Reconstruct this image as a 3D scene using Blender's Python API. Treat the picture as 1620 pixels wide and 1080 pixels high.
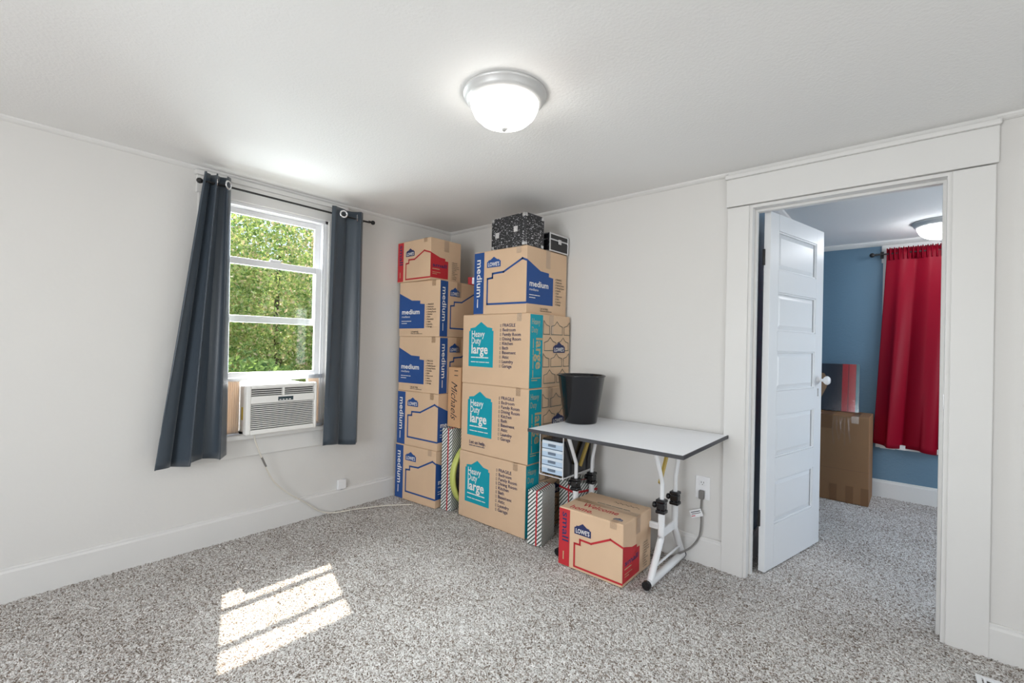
import bpy, bmesh, math, random
import numpy as np
from mathutils import Vector, Matrix
random.seed(7); rng = np.random.default_rng(7)
for o in list(bpy.data.objects): bpy.data.objects.remove(o)
S = bpy.context.scene
COL = S.collection
R = math.radians

# ---------------------------------------------------------------- camera
cd = bpy.data.cameras.new('camera'); cam = bpy.data.objects.new('camera', cd); COL.objects.link(cam)
cd.sensor_width = 36; cd.sensor_fit = 'HORIZONTAL'; cd.lens = 718.48 / 1620 * 36; cd.clip_start = .02
_r = Vector((.75537573, .65490447, .02253098)); _u = Vector((-.01330472, -.01904833, .99973004)); _f = Vector((-.65515685, .75547157, .00567533))
M = Matrix((_r, _u, -_f)).transposed().to_4x4(); M.translation = Vector((3.15865, -2.75467, 1.25))
cam.matrix_world = M
S.camera = cam

# ---------------------------------------------------------------- light
world = bpy.data.worlds.new('sky'); S.world = world; world.use_nodes = True
wn = world.node_tree.nodes; wl = world.node_tree.links
sky = wn.new('ShaderNodeTexSky'); sky.sky_type = 'NISHITA'; sky.sun_disc = False
sky.sun_elevation = R(57); sky.sun_rotation = R(288); sky.air_density = 1.0; sky.dust_density = 1.5
wl.new(sky.outputs[0], wn['Background'].inputs[0]); wn['Background'].inputs[1].default_value = .22
sd = bpy.data.lights.new('sun', 'SUN'); sd.energy = 8.5; sd.angle = R(.6); sd.color = (1, .89, .76)
sun = bpy.data.objects.new('sun', sd); COL.objects.link(sun)
sun.rotation_euler = Vector((.652, -.203, -1)).to_track_quat('-Z', 'Y').to_euler()
def area(name, loc, direction, sx, sy, energy, color):
    d = bpy.data.lights.new(name, 'AREA'); d.shape = 'RECTANGLE'; d.size = sx; d.size_y = sy; d.energy = energy; d.color = color
    o = bpy.data.objects.new(name, d); COL.objects.link(o); o.location = loc
    o.rotation_euler = Vector(direction).to_track_quat('-Z', 'Z').to_euler(); return o
area('fill_light_rear', (2.3, -4.88, 1.35), (0, 1, .10), 1.5, 1.3, 56, (.95, .975, 1))  # added fill lamp at an assumed, unseen rear window
area('fill_light_right', (4.96, -2.4, 1.35), (-1, 0, .05), 1.1, 1.3, 18, (.95, .975, 1))  # unseen lamp added in the right wall to raise the room level
area('fill_light_garden', (-2.5, -1.2, 1.55), (1, -.1, 0), 3.4, 3.2, 480, (.86, .94, 1))  # added panel in mid-air in the garden, brightens the ceiling through the window
area('fill_light_sky', (-1.1, -1.5, 2.45), (1, 0, -.75), 1.2, 1.0, 95, (.88, .95, 1))  # extra panel outside above the window, added to boost sky light on the floor
area('fill_light_far_room', (4.96, 1.2, 1.3), (-1, 0, 0), 1.0, 1.2, 28, (.84, .92, 1))  # added lamp for the blue room, its side window is unseen
vs = S.view_settings; vs.view_transform = 'Standard'; vs.look = 'None'; vs.gamma = 1; vs.use_curve_mapping = False
vs.exposure = 0.30

# ---------------------------------------------------------------- materials
MATS = {}
def mat(name, col, rough=.6, metal=0, bump=0, bscale=60, vary=0, vscale=4, detail=4, spec=.4, sheen=0, emit=0, trans=0, coat=0, bdist=.003):
    if name in MATS: return MATS[name]
    m = bpy.data.materials.new(name); m.use_nodes = True; MATS[name] = m
    n = m.node_tree.nodes; l = m.node_tree.links; b = n['Principled BSDF']
    c = tuple(col) + (1,)
    b.inputs['Base Color'].default_value = c; b.inputs['Roughness'].default_value = rough; b.inputs['Metallic'].default_value = metal
    b.inputs['Specular IOR Level'].default_value = spec; b.inputs['Sheen Weight'].default_value = sheen
    b.inputs['Coat Weight'].default_value = coat
    if trans: b.inputs['Transmission Weight'].default_value = trans
    if emit:
        b.inputs['Emission Color'].default_value = c; b.inputs['Emission Strength'].default_value = emit
    tc = n.new('ShaderNodeTexCoord')
    if vary:
        t = n.new('ShaderNodeTexNoise'); t.inputs['Scale'].default_value = vscale; t.inputs['Detail'].default_value = 5
        r = n.new('ShaderNodeMapRange'); r.inputs['To Min'].default_value = 1 - vary; r.inputs['To Max'].default_value = 1 + vary
        h = n.new('ShaderNodeHueSaturation'); h.inputs['Color'].default_value = c
        l.new(tc.outputs['Object'], t.inputs['Vector']); l.new(t.outputs['Fac'], r.inputs['Value']); l.new(r.outputs[0], h.inputs['Value']); l.new(h.outputs[0], b.inputs['Base Color'])
    if bump:
        t = n.new('ShaderNodeTexNoise'); t.inputs['Scale'].default_value = bscale; t.inputs['Detail'].default_value = detail
        bp = n.new('ShaderNodeBump'); bp.inputs['Strength'].default_value = bump; bp.inputs['Distance'].default_value = bdist
        l.new(tc.outputs['Object'], t.inputs['Vector']); l.new(t.outputs['Fac'], bp.inputs['Height']); l.new(bp.outputs[0], b.inputs['Normal'])
    return m
wall_m = mat('wall_paint', (.69, .675, .65), .55, bump=.18, bscale=55, bdist=.003)
ceil_m = mat('ceiling_texture', (.84, .835, .82), .85, bump=.34, bscale=95, bdist=.004, detail=6)
trim_m = mat('trim_paint', (.71, .70, .68), .4, bump=.1, bscale=20, vary=.02)
blue_m = mat('blue_paint', (.13, .225, .31), .5, bump=.45, bscale=60, bdist=.004)
door_m = mat('door_paint', (.76, .77, .78), .35, bump=.06, bscale=25)
vinyl_m = mat('white_vinyl', (.82, .82, .83), .35)
card_m = mat('cardboard', (.69, .485, .32), .72, bump=.15, bscale=35, vary=.07, vscale=5)
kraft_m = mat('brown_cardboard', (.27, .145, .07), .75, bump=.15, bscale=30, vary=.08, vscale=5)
paleb_m = mat('orange_cardboard', (.62, .36, .19), .75, vary=.05)
blueink = mat('blue_ink', (.018, .075, .27), .6); navyink = mat('navy_ink', (.02, .03, .11), .6)
redink = mat('red_ink', (.52, .025, .035), .55); tealink = mat('teal_ink', (.0, .33, .42), .6)
whiteink = mat('white_ink', (.82, .80, .77), .6); blackink = mat('black_ink', (.03, .028, .03), .6)
tanink = mat('tan_ink', (.50, .40, .22), .7); greyink = mat('grey_green_ink', (.12, .15, .14), .7)
blk_m = mat('black_plastic', (.008, .008, .010), .16, spec=.5)
blkedge_m = mat('dark_edge_band', (.05, .05, .055), .5)
steel_m = mat('white_steel', (.80, .81, .82), .3); lam_m = mat('white_laminate', (.86, .87, .90), .35)
brass_m = mat('yellow_brass', (.55, .40, .10), .4, metal=.6); chrome_m = mat('chrome', (.75, .75, .77), .2, metal=1)
cur_m = mat('slate_curtain', (.045, .06, .078), .36, bump=.08, bscale=220, sheen=.2, bdist=.001)
redc_m = mat('red_curtain', (.24, .003, .016), .45, bump=.08, bscale=220, spec=.12, bdist=.001)
rod_m = mat('black_metal', (.015, .014, .014), .4)
acw_m = mat('ac_plastic', (.80, .79, .76), .45); acd_m = mat('ac_dark', (.055, .05, .045), .6)
foil_m = mat('silver_tape', (.62, .64, .68), .35, metal=.5, bump=.6, bscale=40, bdist=.01)
foam_m = mat('white_plastic_wrap', (.82, .83, .86), .35, bump=.6, bscale=30, bdist=.01)
green_m = mat('lime_plastic', (.55, .60, .16), .4)
cord_m = mat('ivory_cord', (.72, .68, .60), .5); greyc_m = mat('grey_cord', (.20, .19, .18), .5)
bark_m = mat('bark', (.10, .07, .045), .9, bump=.8, bscale=12, bdist=.03)
screen_m = mat('display', (.03, .05, .06), .2); yel_m = mat('yellow_label', (.75, .55, .05), .6)
fix_m = mat('satin_nickel', (.62, .62, .61), .4, metal=.35)
ground_m = mat('pale_patio', (.26, .25, .21), .9, vary=.15, vscale=2)

def glow_mat(name, col, strength):
    m = bpy.data.materials.new(name); m.use_nodes = True; b = m.node_tree.nodes['Principled BSDF']
    b.inputs['Base Color'].default_value = (.85, .85, .83, 1); b.inputs['Roughness'].default_value = .3
    b.inputs['Emission Color'].default_value = col + (1,); b.inputs['Emission Strength'].default_value = strength
    return m
dome2_m = glow_mat('brighter_frosted_glass', (.95, .97, 1), 17.0)
dome_m = glow_mat('lit_frosted_glass', (1, .96, .90), 8.0)
def clear_mat(name, tint, fac, rough=.03, bumpy=0):
    m = bpy.data.materials.new(name); m.use_nodes = True; n = m.node_tree.nodes; l = m.node_tree.links
    n.remove(n['Principled BSDF']); t = n.new('ShaderNodeBsdfTransparent'); t.inputs[0].default_value = tint + (1,)
    g = n.new('ShaderNodeBsdfGlossy'); g.inputs['Roughness'].default_value = rough; mx = n.new('ShaderNodeMixShader'); mx.inputs[0].default_value = fac
    l.new(t.outputs[0], mx.inputs[1]); l.new(g.outputs[0], mx.inputs[2]); l.new(mx.outputs[0], n['Material Output'].inputs[0])
    if bumpy:
        x = n.new('ShaderNodeTexNoise'); x.inputs['Scale'].default_value = 30; bp = n.new('ShaderNodeBump'); bp.inputs['Strength'].default_value = bumpy
        l.new(x.outputs['Fac'], bp.inputs['Height']); l.new(bp.outputs[0], g.inputs['Normal'])
    return m
glass_m = clear_mat('window_glass', (.97, .98, .97), .012)
tape_m = clear_mat('clear_packing_tape', (.94, .90, .84), .26, .18, .3)
drawer_m = clear_mat('clear_drawer_plastic', (.72, .83, .95), .35, .25)
wrap_m = clear_mat('clear_wrap', (.96, .96, .97), .06, .1, .5)

# carpet: two-tone frieze pile
def carpet():
    m = bpy.data.materials.new('frieze_carpet'); m.use_nodes = True; n = m.node_tree.nodes; l = m.node_tree.links; b = n['Principled BSDF']
    b.inputs['Roughness'].default_value = .95; b.inputs['Specular IOR Level'].default_value = .1; b.inputs['Sheen Weight'].default_value = .15
    tc = n.new('ShaderNodeTexCoord'); v = n.new('ShaderNodeTexVoronoi'); v.inputs['Scale'].default_value = 215
    nz = n.new('ShaderNodeTexNoise'); nz.inputs['Scale'].default_value = 60; nz.inputs['Detail'].default_value = 2
    mixv = n.new('ShaderNodeMix'); mixv.data_type = 'RGBA'; mixv.inputs[0].default_value = .012
    l.new(tc.outputs['Object'], nz.inputs['Vector']); l.new(tc.outputs['Object'], mixv.inputs[6]); l.new(nz.outputs['Color'], mixv.inputs[7]); l.new(mixv.outputs[2], v.inputs['Vector'])
    sep = n.new('ShaderNodeSeparateColor'); l.new(v.outputs['Color'], sep.inputs[0])
    big = n.new('ShaderNodeTexNoise'); big.inputs['Scale'].default_value = 3.2; big.inputs['Detail'].default_value = 4; l.new(tc.outputs['Object'], big.inputs['Vector'])
    ad = n.new('ShaderNodeMath'); ad.operation = 'MULTIPLY_ADD'; ad.inputs[1].default_value = .35; l.new(big.outputs['Fac'], ad.inputs[0])
    sb = n.new('ShaderNodeMath'); sb.operation = 'SUBTRACT'; sb.inputs[1].default_value = .175; l.new(sep.outputs[0], sb.inputs[0]); l.new(sb.outputs[0], ad.inputs[2])
    r = n.new('ShaderNodeValToRGB'); e = r.color_ramp.elements
    e[0].position = 0; e[0].color = (.13, .092, .064, 1); e[1].position = 1; e[1].color = (.88, .86, .84, 1)
    for p_, c_ in ((.2, (.29, .235, .195, 1)), (.45, (.57, .535, .505, 1)), (.72, (.76, .735, .71, 1))):
        x = e.new(p_); x.color = c_
    l.new(ad.outputs[0], r.inputs[0]); l.new(r.outputs[0], b.inputs['Base Color'])
    bp = n.new('ShaderNodeBump'); bp.inputs['Strength'].default_value = .7; bp.inputs['Distance'].default_value = .006; bp.invert = True
    l.new(v.outputs['Distance'], bp.inputs['Height']); l.new(bp.outputs[0], b.inputs['Normal'])
    return m
carpet_m = carpet()
def wave_mat(name, base, line, scale, rot, axis_mix):      # gift wrap: slanted thin stripes
    m = bpy.data.materials.new(name); m.use_nodes = True; n = m.node_tree.nodes; l = m.node_tree.links; b = n['Principled BSDF']; b.inputs['Roughness'].default_value = .35
    tc = n.new('ShaderNodeTexCoord'); d = n.new('ShaderNodeVectorMath'); d.operation = 'DOT_PRODUCT'; d.inputs[1].default_value = axis_mix
    l.new(tc.outputs['Object'], d.inputs[0]); mu = n.new('ShaderNodeMath'); mu.operation = 'MULTIPLY'; mu.inputs[1].default_value = scale
    l.new(d.outputs['Value'], mu.inputs[0]); fr = n.new('ShaderNodeMath'); fr.operation = 'FRACT'; l.new(mu.outputs[0], fr.inputs[0])
    g = n.new('ShaderNodeMath'); g.operation = 'LESS_THAN'; g.inputs[1].default_value = .42; l.new(fr.outputs[0], g.inputs[0])
    mx = n.new('ShaderNodeMix'); mx.data_type = 'RGBA'; mx.inputs[6].default_value = base + (1,); mx.inputs[7].default_value = line + (1,)
    l.new(g.outputs[0], mx.inputs[0]); l.new(mx.outputs[2], b.inputs['Base Color']); return m
gift_m = wave_mat('striped_gift_wrap', (.80, .80, .78), (.035, .06, .05), 55, 0, (.72, .72, -.72))
def marble_mat():
    m = bpy.data.materials.new('black_silver_marbled'); m.use_nodes = True; n = m.node_tree.nodes; l = m.node_tree.links; b = n['Principled BSDF']; b.inputs['Roughness'].default_value = .35
    tc = n.new('ShaderNodeTexCoord'); mp = n.new('ShaderNodeMapping'); mp.inputs['Scale'].default_value = (1, 1, 2.2); t = n.new('ShaderNodeTexNoise'); t.inputs['Scale'].default_value = 55; t.inputs['Detail'].default_value = 3
    r = n.new('ShaderNodeValToRGB'); r.color_ramp.elements[0].position = .56; r.color_ramp.elements[0].color = (.012, .012, .015, 1); r.color_ramp.elements[1].position = .64; r.color_ramp.elements[1].color = (.5, .5, .52, 1)
    l.new(tc.outputs['Object'], mp.inputs[0]); l.new(mp.outputs[0], t.inputs['Vector']); l.new(t.outputs['Fac'], r.inputs[0]); l.new(r.outputs[0], b.inputs['Base Color']); return m
marble_m = marble_mat()
def leaf_mat(name, c1, c2, c3=None):
    m = bpy.data.materials.new(name); m.use_nodes = True; n = m.node_tree.nodes; l = m.node_tree.links
    b = n['Principled BSDF']; b.inputs['Roughness'].default_value = .5
    tc = n.new('ShaderNodeTexCoord'); t = n.new('ShaderNodeTexNoise'); t.inputs['Scale'].default_value = 9; t.inputs['Detail'].default_value = 6
    r = n.new('ShaderNodeValToRGB'); e_ = r.color_ramp.elements; e_[0].position = .36; e_[0].color = c1 + (1,); e_[1].position = .66; e_[1].color = (c3 or c2) + (1,)
    x_ = e_.new(.52); x_.color = c2 + (1,)
    l.new(tc.outputs['Object'], t.inputs['Vector']); l.new(t.outputs['Fac'], r.inputs[0]); l.new(r.outputs[0], b.inputs['Base Color'])
    tr = n.new('ShaderNodeBsdfTranslucent'); l.new(r.outputs[0], tr.inputs[0]); mx = n.new('ShaderNodeMixShader'); mx.inputs[0].default_value = .45
    l.new(b.outputs[0], mx.inputs[1]); l.new(tr.outputs[0], mx.inputs[2]); l.new(mx.outputs[0], n['Material Output'].inputs[0]); return m

# ---------------------------------------------------------------- mesh helpers
class MB:
    def __init__(s): s.v = []; s.f = []; s.m = []; s.sm = []
    def add(s, vs, fs, mi=0, smooth=False):
        o = len(s.v); s.v += [tuple(x) for x in vs]; s.f += [tuple(i + o for i in f) for f in fs]; s.m += [mi] * len(fs); s.sm += [smooth] * len(fs); return s
    def box(s, a, b, mi=0, X=None):
        x0, y0, z0 = a; x1, y1, z1 = b
        vs = [(x0, y0, z0), (x1, y0, z0), (x1, y1, z0), (x0, y1, z0), (x0, y0, z1), (x1, y0, z1), (x1, y1, z1), (x0, y1, z1)]
        if X is not None: vs = [X @ Vector(q) for q in vs]
        return s.add(vs, [(0, 3, 2, 1), (4, 5, 6, 7), (0, 1, 5, 4), (1, 2, 6, 5), (2, 3, 7, 6), (3, 0, 4, 7)], mi)
    def rbox(s, a, b, r=.006, mi=0, seg=2):
        bm = bmesh.new(); bmesh.ops.create_cube(bm, size=1)
        for v in bm.verts: v.co = Vector([a[i] + (v.co[i] + .5) * (b[i] - a[i]) for i in range(3)])
        bmesh.ops.bevel(bm, geom=bm.edges[:], offset=r, segments=seg, affect='EDGES', profile=.5)
        bm.verts.index_update(); vs = [v.co[:] for v in bm.verts]; fs = [[v.index for v in f.verts] for f in bm.faces]; bm.free()
        return s.add(vs, fs, mi)
    def tube(s, pts, r, n=10, mi=0, cap=True, sub=0):
        P = [Vector(q) for q in pts]
        rs = list(r) if isinstance(r, (list, tuple)) else [r] * len(P)
        if sub:
            Q = []; RR = []
            for i in range(len(P) - 1):
                p0 = P[max(i - 1, 0)]; p1 = P[i]; p2 = P[i + 1]; p3 = P[min(i + 2, len(P) - 1)]
                for k in range(sub):
                    t = k / sub; Q.append(.5 * ((2 * p1) + (p2 - p0) * t + (2 * p0 - 5 * p1 + 4 * p2 - p3) * t * t + (3 * p1 - p0 - 3 * p2 + p3) * t ** 3)); RR.append(rs[i] + (rs[i + 1] - rs[i]) * t)
            Q.append(P[-1]); RR.append(rs[-1]); P = Q; rs = RR
        vs = []; fs = []; T0 = (P[1] - P[0]).normalized(); N = T0.orthogonal().normalized()
        for i, q in enumerate(P):
            T = (P[min(i + 1, len(P) - 1)] - P[max(i - 1, 0)]).normalized(); N = (N - T * N.dot(T)).normalized(); B = T.cross(N)
            for k in range(n):
                a = 2 * math.pi * k / n; vs.append(q + (N * math.cos(a) + B * math.sin(a)) * rs[i])
        for i in range(len(P) - 1):
            for k in range(n): fs.append((i * n + k, i * n + (k + 1) % n, (i + 1) * n + (k + 1) % n, (i + 1) * n + k))
        s.add(vs, fs, mi, True)
        if cap:
            s.add(vs[:n], [tuple(range(n))[::-1]], mi); s.add(vs[-n:], [tuple(range(n))], mi)
        return s
    def lathe(s, prof, n=32, mi=0, c=(0, 0, 0), X=None):
        vs = []; fs = []
        for (r, z) in prof:
            for k in range(n):
                a = 2 * math.pi * k / n; q = Vector((c[0] + r * math.cos(a), c[1] + r * math.sin(a), c[2] + z)); vs.append(X @ q if X is not None else q)
        for i in range(len(prof) - 1):
            for k in range(n): fs.append((i * n + k, i * n + (k + 1) % n, (i + 1) * n + (k + 1) % n, (i + 1) * n + k))
        return s.add(vs, fs, mi, True)
    def build(s, name, mats, parent=None, loc=None, rz=0):
        me = bpy.data.meshes.new(name); me.from_pydata(s.v, [], s.f)
        for m in (mats if isinstance(mats, (list, tuple)) else [mats]): me.materials.append(m)
        me.polygons.foreach_set('material_index', s.m); me.polygons.foreach_set('use_smooth', s.sm); me.update()
        o = bpy.data.objects.new(name, me); COL.objects.link(o)
        if parent: o.parent = parent
        if loc is not None: o.location = loc
        if rz: o.rotation_euler.z = rz
        return o
def tag(o, label=None, cat=None, group=None, kind=None):
    if label: o['label'] = label
    if cat: o['category'] = cat
    if group: o['group'] = group
    if kind: o['kind'] = kind
    return o
def empty(name, loc, rz=0):
    o = bpy.data.objects.new(name, None); COL.objects.link(o); o.location = loc; o.rotation_euler.z = rz; o.empty_display_size = .1; return o
def struct(name, mb, m, label, parent=None):
    o = mb.build(name, m, parent)
    if not parent: tag(o, label, None, None, 'structure')
    return o
def bx(a, b): return MB().box(a, b)

# ---------------------------------------------------------------- structure
ZC = 2.25; RX = 4.9; RY = -4.8; FY = 2.36; FX = 2.47
# carpet floor: real pile relief on one grid through both rooms
def floor_grid(x0, x1, y0, y1, step):
    nx = int((x1 - x0) / step) + 1; ny = int((y1 - y0) / step) + 1
    xs = np.linspace(x0, x1, nx); ys = np.linspace(y0, y1, ny); X, Y = np.meshgrid(xs, ys)
    Z = rng.uniform(-.009, .001, X.shape); X = X + rng.uniform(-.35, .35, X.shape) * step; Y = Y + rng.uniform(-.35, .35, X.shape) * step
    co = np.stack([X, Y, Z], -1).reshape(-1, 3).astype(np.float32)
    i = np.arange(nx * ny).reshape(ny, nx); q = np.stack([i[:-1, :-1], i[:-1, 1:], i[1:, 1:], i[1:, :-1]], -1).reshape(-1, 4)
    me = bpy.data.meshes.new('floor'); me.vertices.add(len(co)); me.vertices.foreach_set('co', co.ravel())
    me.loops.add(q.size); me.loops.foreach_set('vertex_index', q.ravel().astype(np.int32))
    me.polygons.add(len(q)); me.polygons.foreach_set('loop_start', np.arange(0, q.size, 4, dtype=np.int32))
    me.polygons.foreach_set('use_smooth', np.ones(len(q), bool)); me.update(calc_edges=True); me.validate()
    me.materials.append(carpet_m); o = bpy.data.objects.new('floor', me); COL.objects.link(o); return o
struct('floor_rear', bx((-.02, RY, -.02), (RX, -3.2, -.004)), carpet_m, 'speckled carpet behind the viewer')
tag(floor_grid(-.02, RX, -3.2, FY, .0075), 'brown and grey speckled frieze carpet through both rooms', None, None, 'structure')
struct('floor_slab', bx((-.3, RY - .2, -.25), (RX + .2, FY + .2, -.02)), ground_m, 'subfloor under the carpet')
struct('ceiling', MB().box((-.2, RY - .15, ZC), (RX + .15, .055, ZC + .2)), ceil_m, 'white textured ceiling of the main room')
struct('ceiling_far', MB().box((FX - .12, .055, 2.22), (RX + .15, FY + .15, ZC + .2)), ceil_m, 'white stippled ceiling of the blue room')
# left wall with window opening
WY0, WY1, WZ0, WZ1 = -1.845, -1.165, .645, 2.10
wl_ = MB().box((-.105, RY - .15, -.05), (0, WY0, ZC)).box((-.105, WY1, -.05), (0, .12, ZC)).box((-.105, WY0, -.05), (0, WY1, WZ0)).box((-.105, WY0, WZ1), (0, WY1, ZC))
struct('wall_left', wl_, wall_m, 'off-white wall holding the window')
# back wall with doorway
DX0, DX1, DZ = 2.50, 3.30, 2.045
struct('wall_back', MB().box((0, 0, -.05), (DX0, .055, ZC)).box((DX1, 0, -.05), (RX, .055, ZC)).box((DX0, 0, DZ), (DX1, .055, ZC)), wall_m, 'off-white wall with the doorway')
struct('wall_far_near', MB().box((FX - .12, .055, -.05), (DX0, .11, ZC)).box((DX1, .055, -.05), (RX, .11, ZC)).box((DX0, .055, DZ), (DX1, .11, ZC)), blue_m, 'blue room side of the doorway wall')
# walls behind the camera, each with an added, unseen opening for a fill lamp
struct('wall_front', MB().box((-.16, RY - .1, -.05), (1.55, RY, ZC)).box((3.05, RY - .1, -.05), (RX + .1, RY, ZC)).box((1.55, RY - .1, -.05), (3.05, RY, .7)).box((1.55, RY - .1, 2.0), (3.05, RY, ZC)), wall_m, 'off-white wall behind the viewer')
struct('wall_right', MB().box((RX, RY, -.05), (RX + .1, -2.95, ZC)).box((RX, -1.85, -.05), (RX + .1, .055, ZC)).box((RX, -2.95, -.05), (RX + .1, -1.85, .7)).box((RX, -2.95, 2.0), (RX + .1, -1.85, ZC)), wall_m, 'off-white wall to the right of the viewer')
# blue room
struct('wall_far_left', bx((FX - .12, .11, -.05), (FX, FY, ZC)), blue_m, 'blue wall behind the open door')
FW0, FW1, FZ0, FZ1 = 3.10, 3.86, .47, 2.03
struct('wall_far_back', MB().box((FX - .12, FY, -.05), (FW0, FY + .12, ZC)).box((FW1, FY, -.05), (RX + .1, FY + .12, ZC)).box((FW0, FY, -.05), (FW1, FY + .12, FZ0)).box((FW0, FY, FZ1), (FW1, FY + .12, ZC)), blue_m, 'blue textured wall of the next room')
struct('wall_far_right', MB().box((RX, .055, -.05), (RX + .1, .7, ZC)).box((RX, 1.7, -.05), (RX + .1, FY + .1, ZC)).box((RX, .7, -.05), (RX + .1, 1.7, .7)).box((RX, .7, 1.9), (RX + .1, 1.7, ZC)), blue_m, 'blue right wall of the next room')  # opening added for the blue room fill lamp, out of view
def baseboard(name, a, b, nrm, h, label):     # a,b ends on the wall line; nrm into the room
    a = Vector(a); b = Vector(b); n = Vector(nrm)
    prof = [(0, -.02), (.018, -.02), (.018, h - .022), (.013, h - .012), (.013, h - .004), (.009, h), (0, h)]
    vs = [tuple(a + n * d + Vector((0, 0, z))) for d, z in prof] + [tuple(b + n * d + Vector((0, 0, z))) for d, z in prof]
    k = len(prof); fs = [(i, (i + 1) % k, k + (i + 1) % k, k + i) for i in range(k)] + [tuple(range(k))[::-1], tuple(range(k, 2 * k))]
    struct(name, MB().add(vs, fs), trim_m, label)
baseboard('baseboard_left', (0, RY, 0), (0, 0, 0), (1, 0, 0), .155, 'tall white baseboard under the window')
baseboard('baseboard_back', (0, 0, 0), (2.385, 0, 0), (0, -1, 0), .155, 'tall white baseboard behind the table')
baseboard('baseboard_back_right', (3.435, 0, 0), (RX, 0, 0), (0, -1, 0), .14, 'white baseboard right of the doorway')
baseboard('baseboard_far', (FX, FY, 0), (RX, FY, 0), (0, -1, 0), .145, 'white baseboard under the red curtain')
baseboard('baseboard_far_left', (FX, .11, 0), (FX, FY, 0), (1, 0, 0), .145, 'white baseboard behind the open door')
def crown(name, a, b, nrm, z, label, s=.022):
    a = Vector(a); b = Vector(b); n = Vector(nrm); prof = [(0, z), (s, z), (s * .9, z - s * .35), (s * .55, z - s * .75), (s * .2, z - s), (0, z - s)]
    vs = [tuple(a + n * d + Vector((0, 0, q))) for d, q in prof] + [tuple(b + n * d + Vector((0, 0, q))) for d, q in prof]
    k = len(prof); fs = [(i, (i + 1) % k, k + (i + 1) % k, k + i) for i in range(k)] + [tuple(range(k))[::-1], tuple(range(k, 2 * k))]
    struct(name, MB().add(vs, fs), trim_m, label)
crown('trim_1', (0, RY, 0), (0, 0, 0), (1, 0, 0), ZC, 'thin white moulding along ceiling above window')
crown('trim_2', (0, 0, 0), (2.385, 0, 0), (0, -1, 0), ZC, 'thin white moulding along ceiling above boxes')
crown('trim_3', (3.435, 0, 0), (RX, 0, 0), (0, -1, 0), ZC, 'thin white moulding right of the doorway')
crown('trim_4', (FX, FY, 0), (RX, FY, 0), (0, -1, 0), 2.22, 'white moulding above the red curtain', .04)
crown('trim_5', (FX, .11, 0), (FX, FY, 0), (1, 0, 0), 2.22, 'white moulding above the open door', .04)
# doorway casing
tr = MB(); tr.rbox((2.385, -.022, -.02), (2.497, 0, 2.045), .003); struct('trim_6', tr, trim_m, 'left white casing board of doorway')
tr = MB(); tr.rbox((3.303, -.022, -.02), (3.435, 0, 2.045), .003); struct('trim_7', tr, trim_m, 'right white casing board of doorway')
tr = MB(); tr.rbox((2.378, -.026, 2.05), (3.442, 0, 2.205), .003); tr.rbox((2.372, -.04, 2.205), (3.448, 0, 2.2295), .006); tr.box((2.385, -.02, 2.2295), (3.435, 0, ZC)); struct('trim_8', tr, trim_m, 'white head casing above doorway')
jb = MB().box((2.497, -.012, -.02), (2.512, .118, 2.03)).box((2.512, .045, -.02), (2.524, .08, 2.018)).box((3.288, -.012, -.02), (3.303, .118, 2.03)).box((3.276, .045, -.02), (3.288, .08, 2.018)).box((2.497, -.012, 2.03), (3.303, .118, 2.045)).box((2.512, .045, 2.018), (3.288, .08, 2.03))
jo = struct('trim_9', jb, trim_m, 'white door jamb and stop inside doorway')
MB().box((3.2865, .02, 1.0), (3.2885, .04, 1.07)).build('strike_plate', chrome_m, jo)

# ---------------------------------------------------------------- window 1
win = empty('window_1', (0, -1.505, .645)); tag(win, 'white double-hung window with raised lower sash over air conditioner', None, None, 'structure')
def wpart(name, mb, m, parent=win):
    for i, v in enumerate(mb.v): mb.v[i] = (v[0], v[1] + 1.505, v[2] - .645)
    return mb.build(name, m, parent)
c = MB(); c.rbox((0, -1.965, .60), (.02, -1.845, 2.1), .003); wpart('casing', c, trim_m)
c = MB(); c.rbox((0, -1.165, .60), (.02, -1.045, 2.1), .003); wpart('casing', c, trim_m)
c = MB(); c.rbox((0, -1.975, 2.1), (.024, -1.035, 2.2), .003); c.rbox((0, -1.985, 2.2), (.034, -1.025, 2.2285), .005); wpart('head_casing', c, trim_m)
c = MB(); c.rbox((-.105, -1.99, .615), (.055, -1.02, .645), .006); wpart('sill', c, trim_m)
c = MB(); c.rbox((0, -1.965, .50), (.016, -1.045, .615), .004); wpart('apron', c, trim_m)
j = MB().box((-.105, WY0, WZ0), (-.0, WY0 + .018, WZ1)).box((-.105, WY1 - .018, WZ0), (0, WY1, WZ1)).box((-.105, WY0, WZ1 - .02), (0, WY1, WZ1))
j.box((-.022, WY0 + .018, WZ0), (-.005, WY0 + .032, WZ1 - .02)).box((-.022, WY1 - .032, WZ0), (-.005, WY1 - .018, WZ1 - .02)); wpart('jamb', j, vinyl_m)
def sash(name, x0, x1, y0, y1, z0, z1, st, tr_, br):
    s = MB(); s.rbox((x0, y0, z0), (x1, y0 + st, z1), .004); s.rbox((x0, y1 - st, z0), (x1, y1, z1), .004)
    s.rbox((x0, y0 + st - .002, z1 - tr_), (x1, y1 - st + .002, z1), .004); s.rbox((x0, y0 + st - .002, z0), (x1, y1 - st + .002, z0 + br), .004)
    o = wpart(name, s, vinyl_m); xm = (x0 + x1) / 2
    g = MB().box((xm - .002, y0 + st - .004, z0 + br - .004), (xm + .002, y1 - st + .004, z1 - tr_ + .004)); gl = wpart('pane', g, glass_m); gl.parent = o; return o
up = sash('upper_sash', -.092, -.070, WY0 + .02, WY1 - .02, 1.352, WZ1 - .021, .040, .035, .045)
lo = sash('lower_sash', -.054, -.030, WY0 + .02, WY1 - .02, .985, 1.760, .046, .042, .046)
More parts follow.
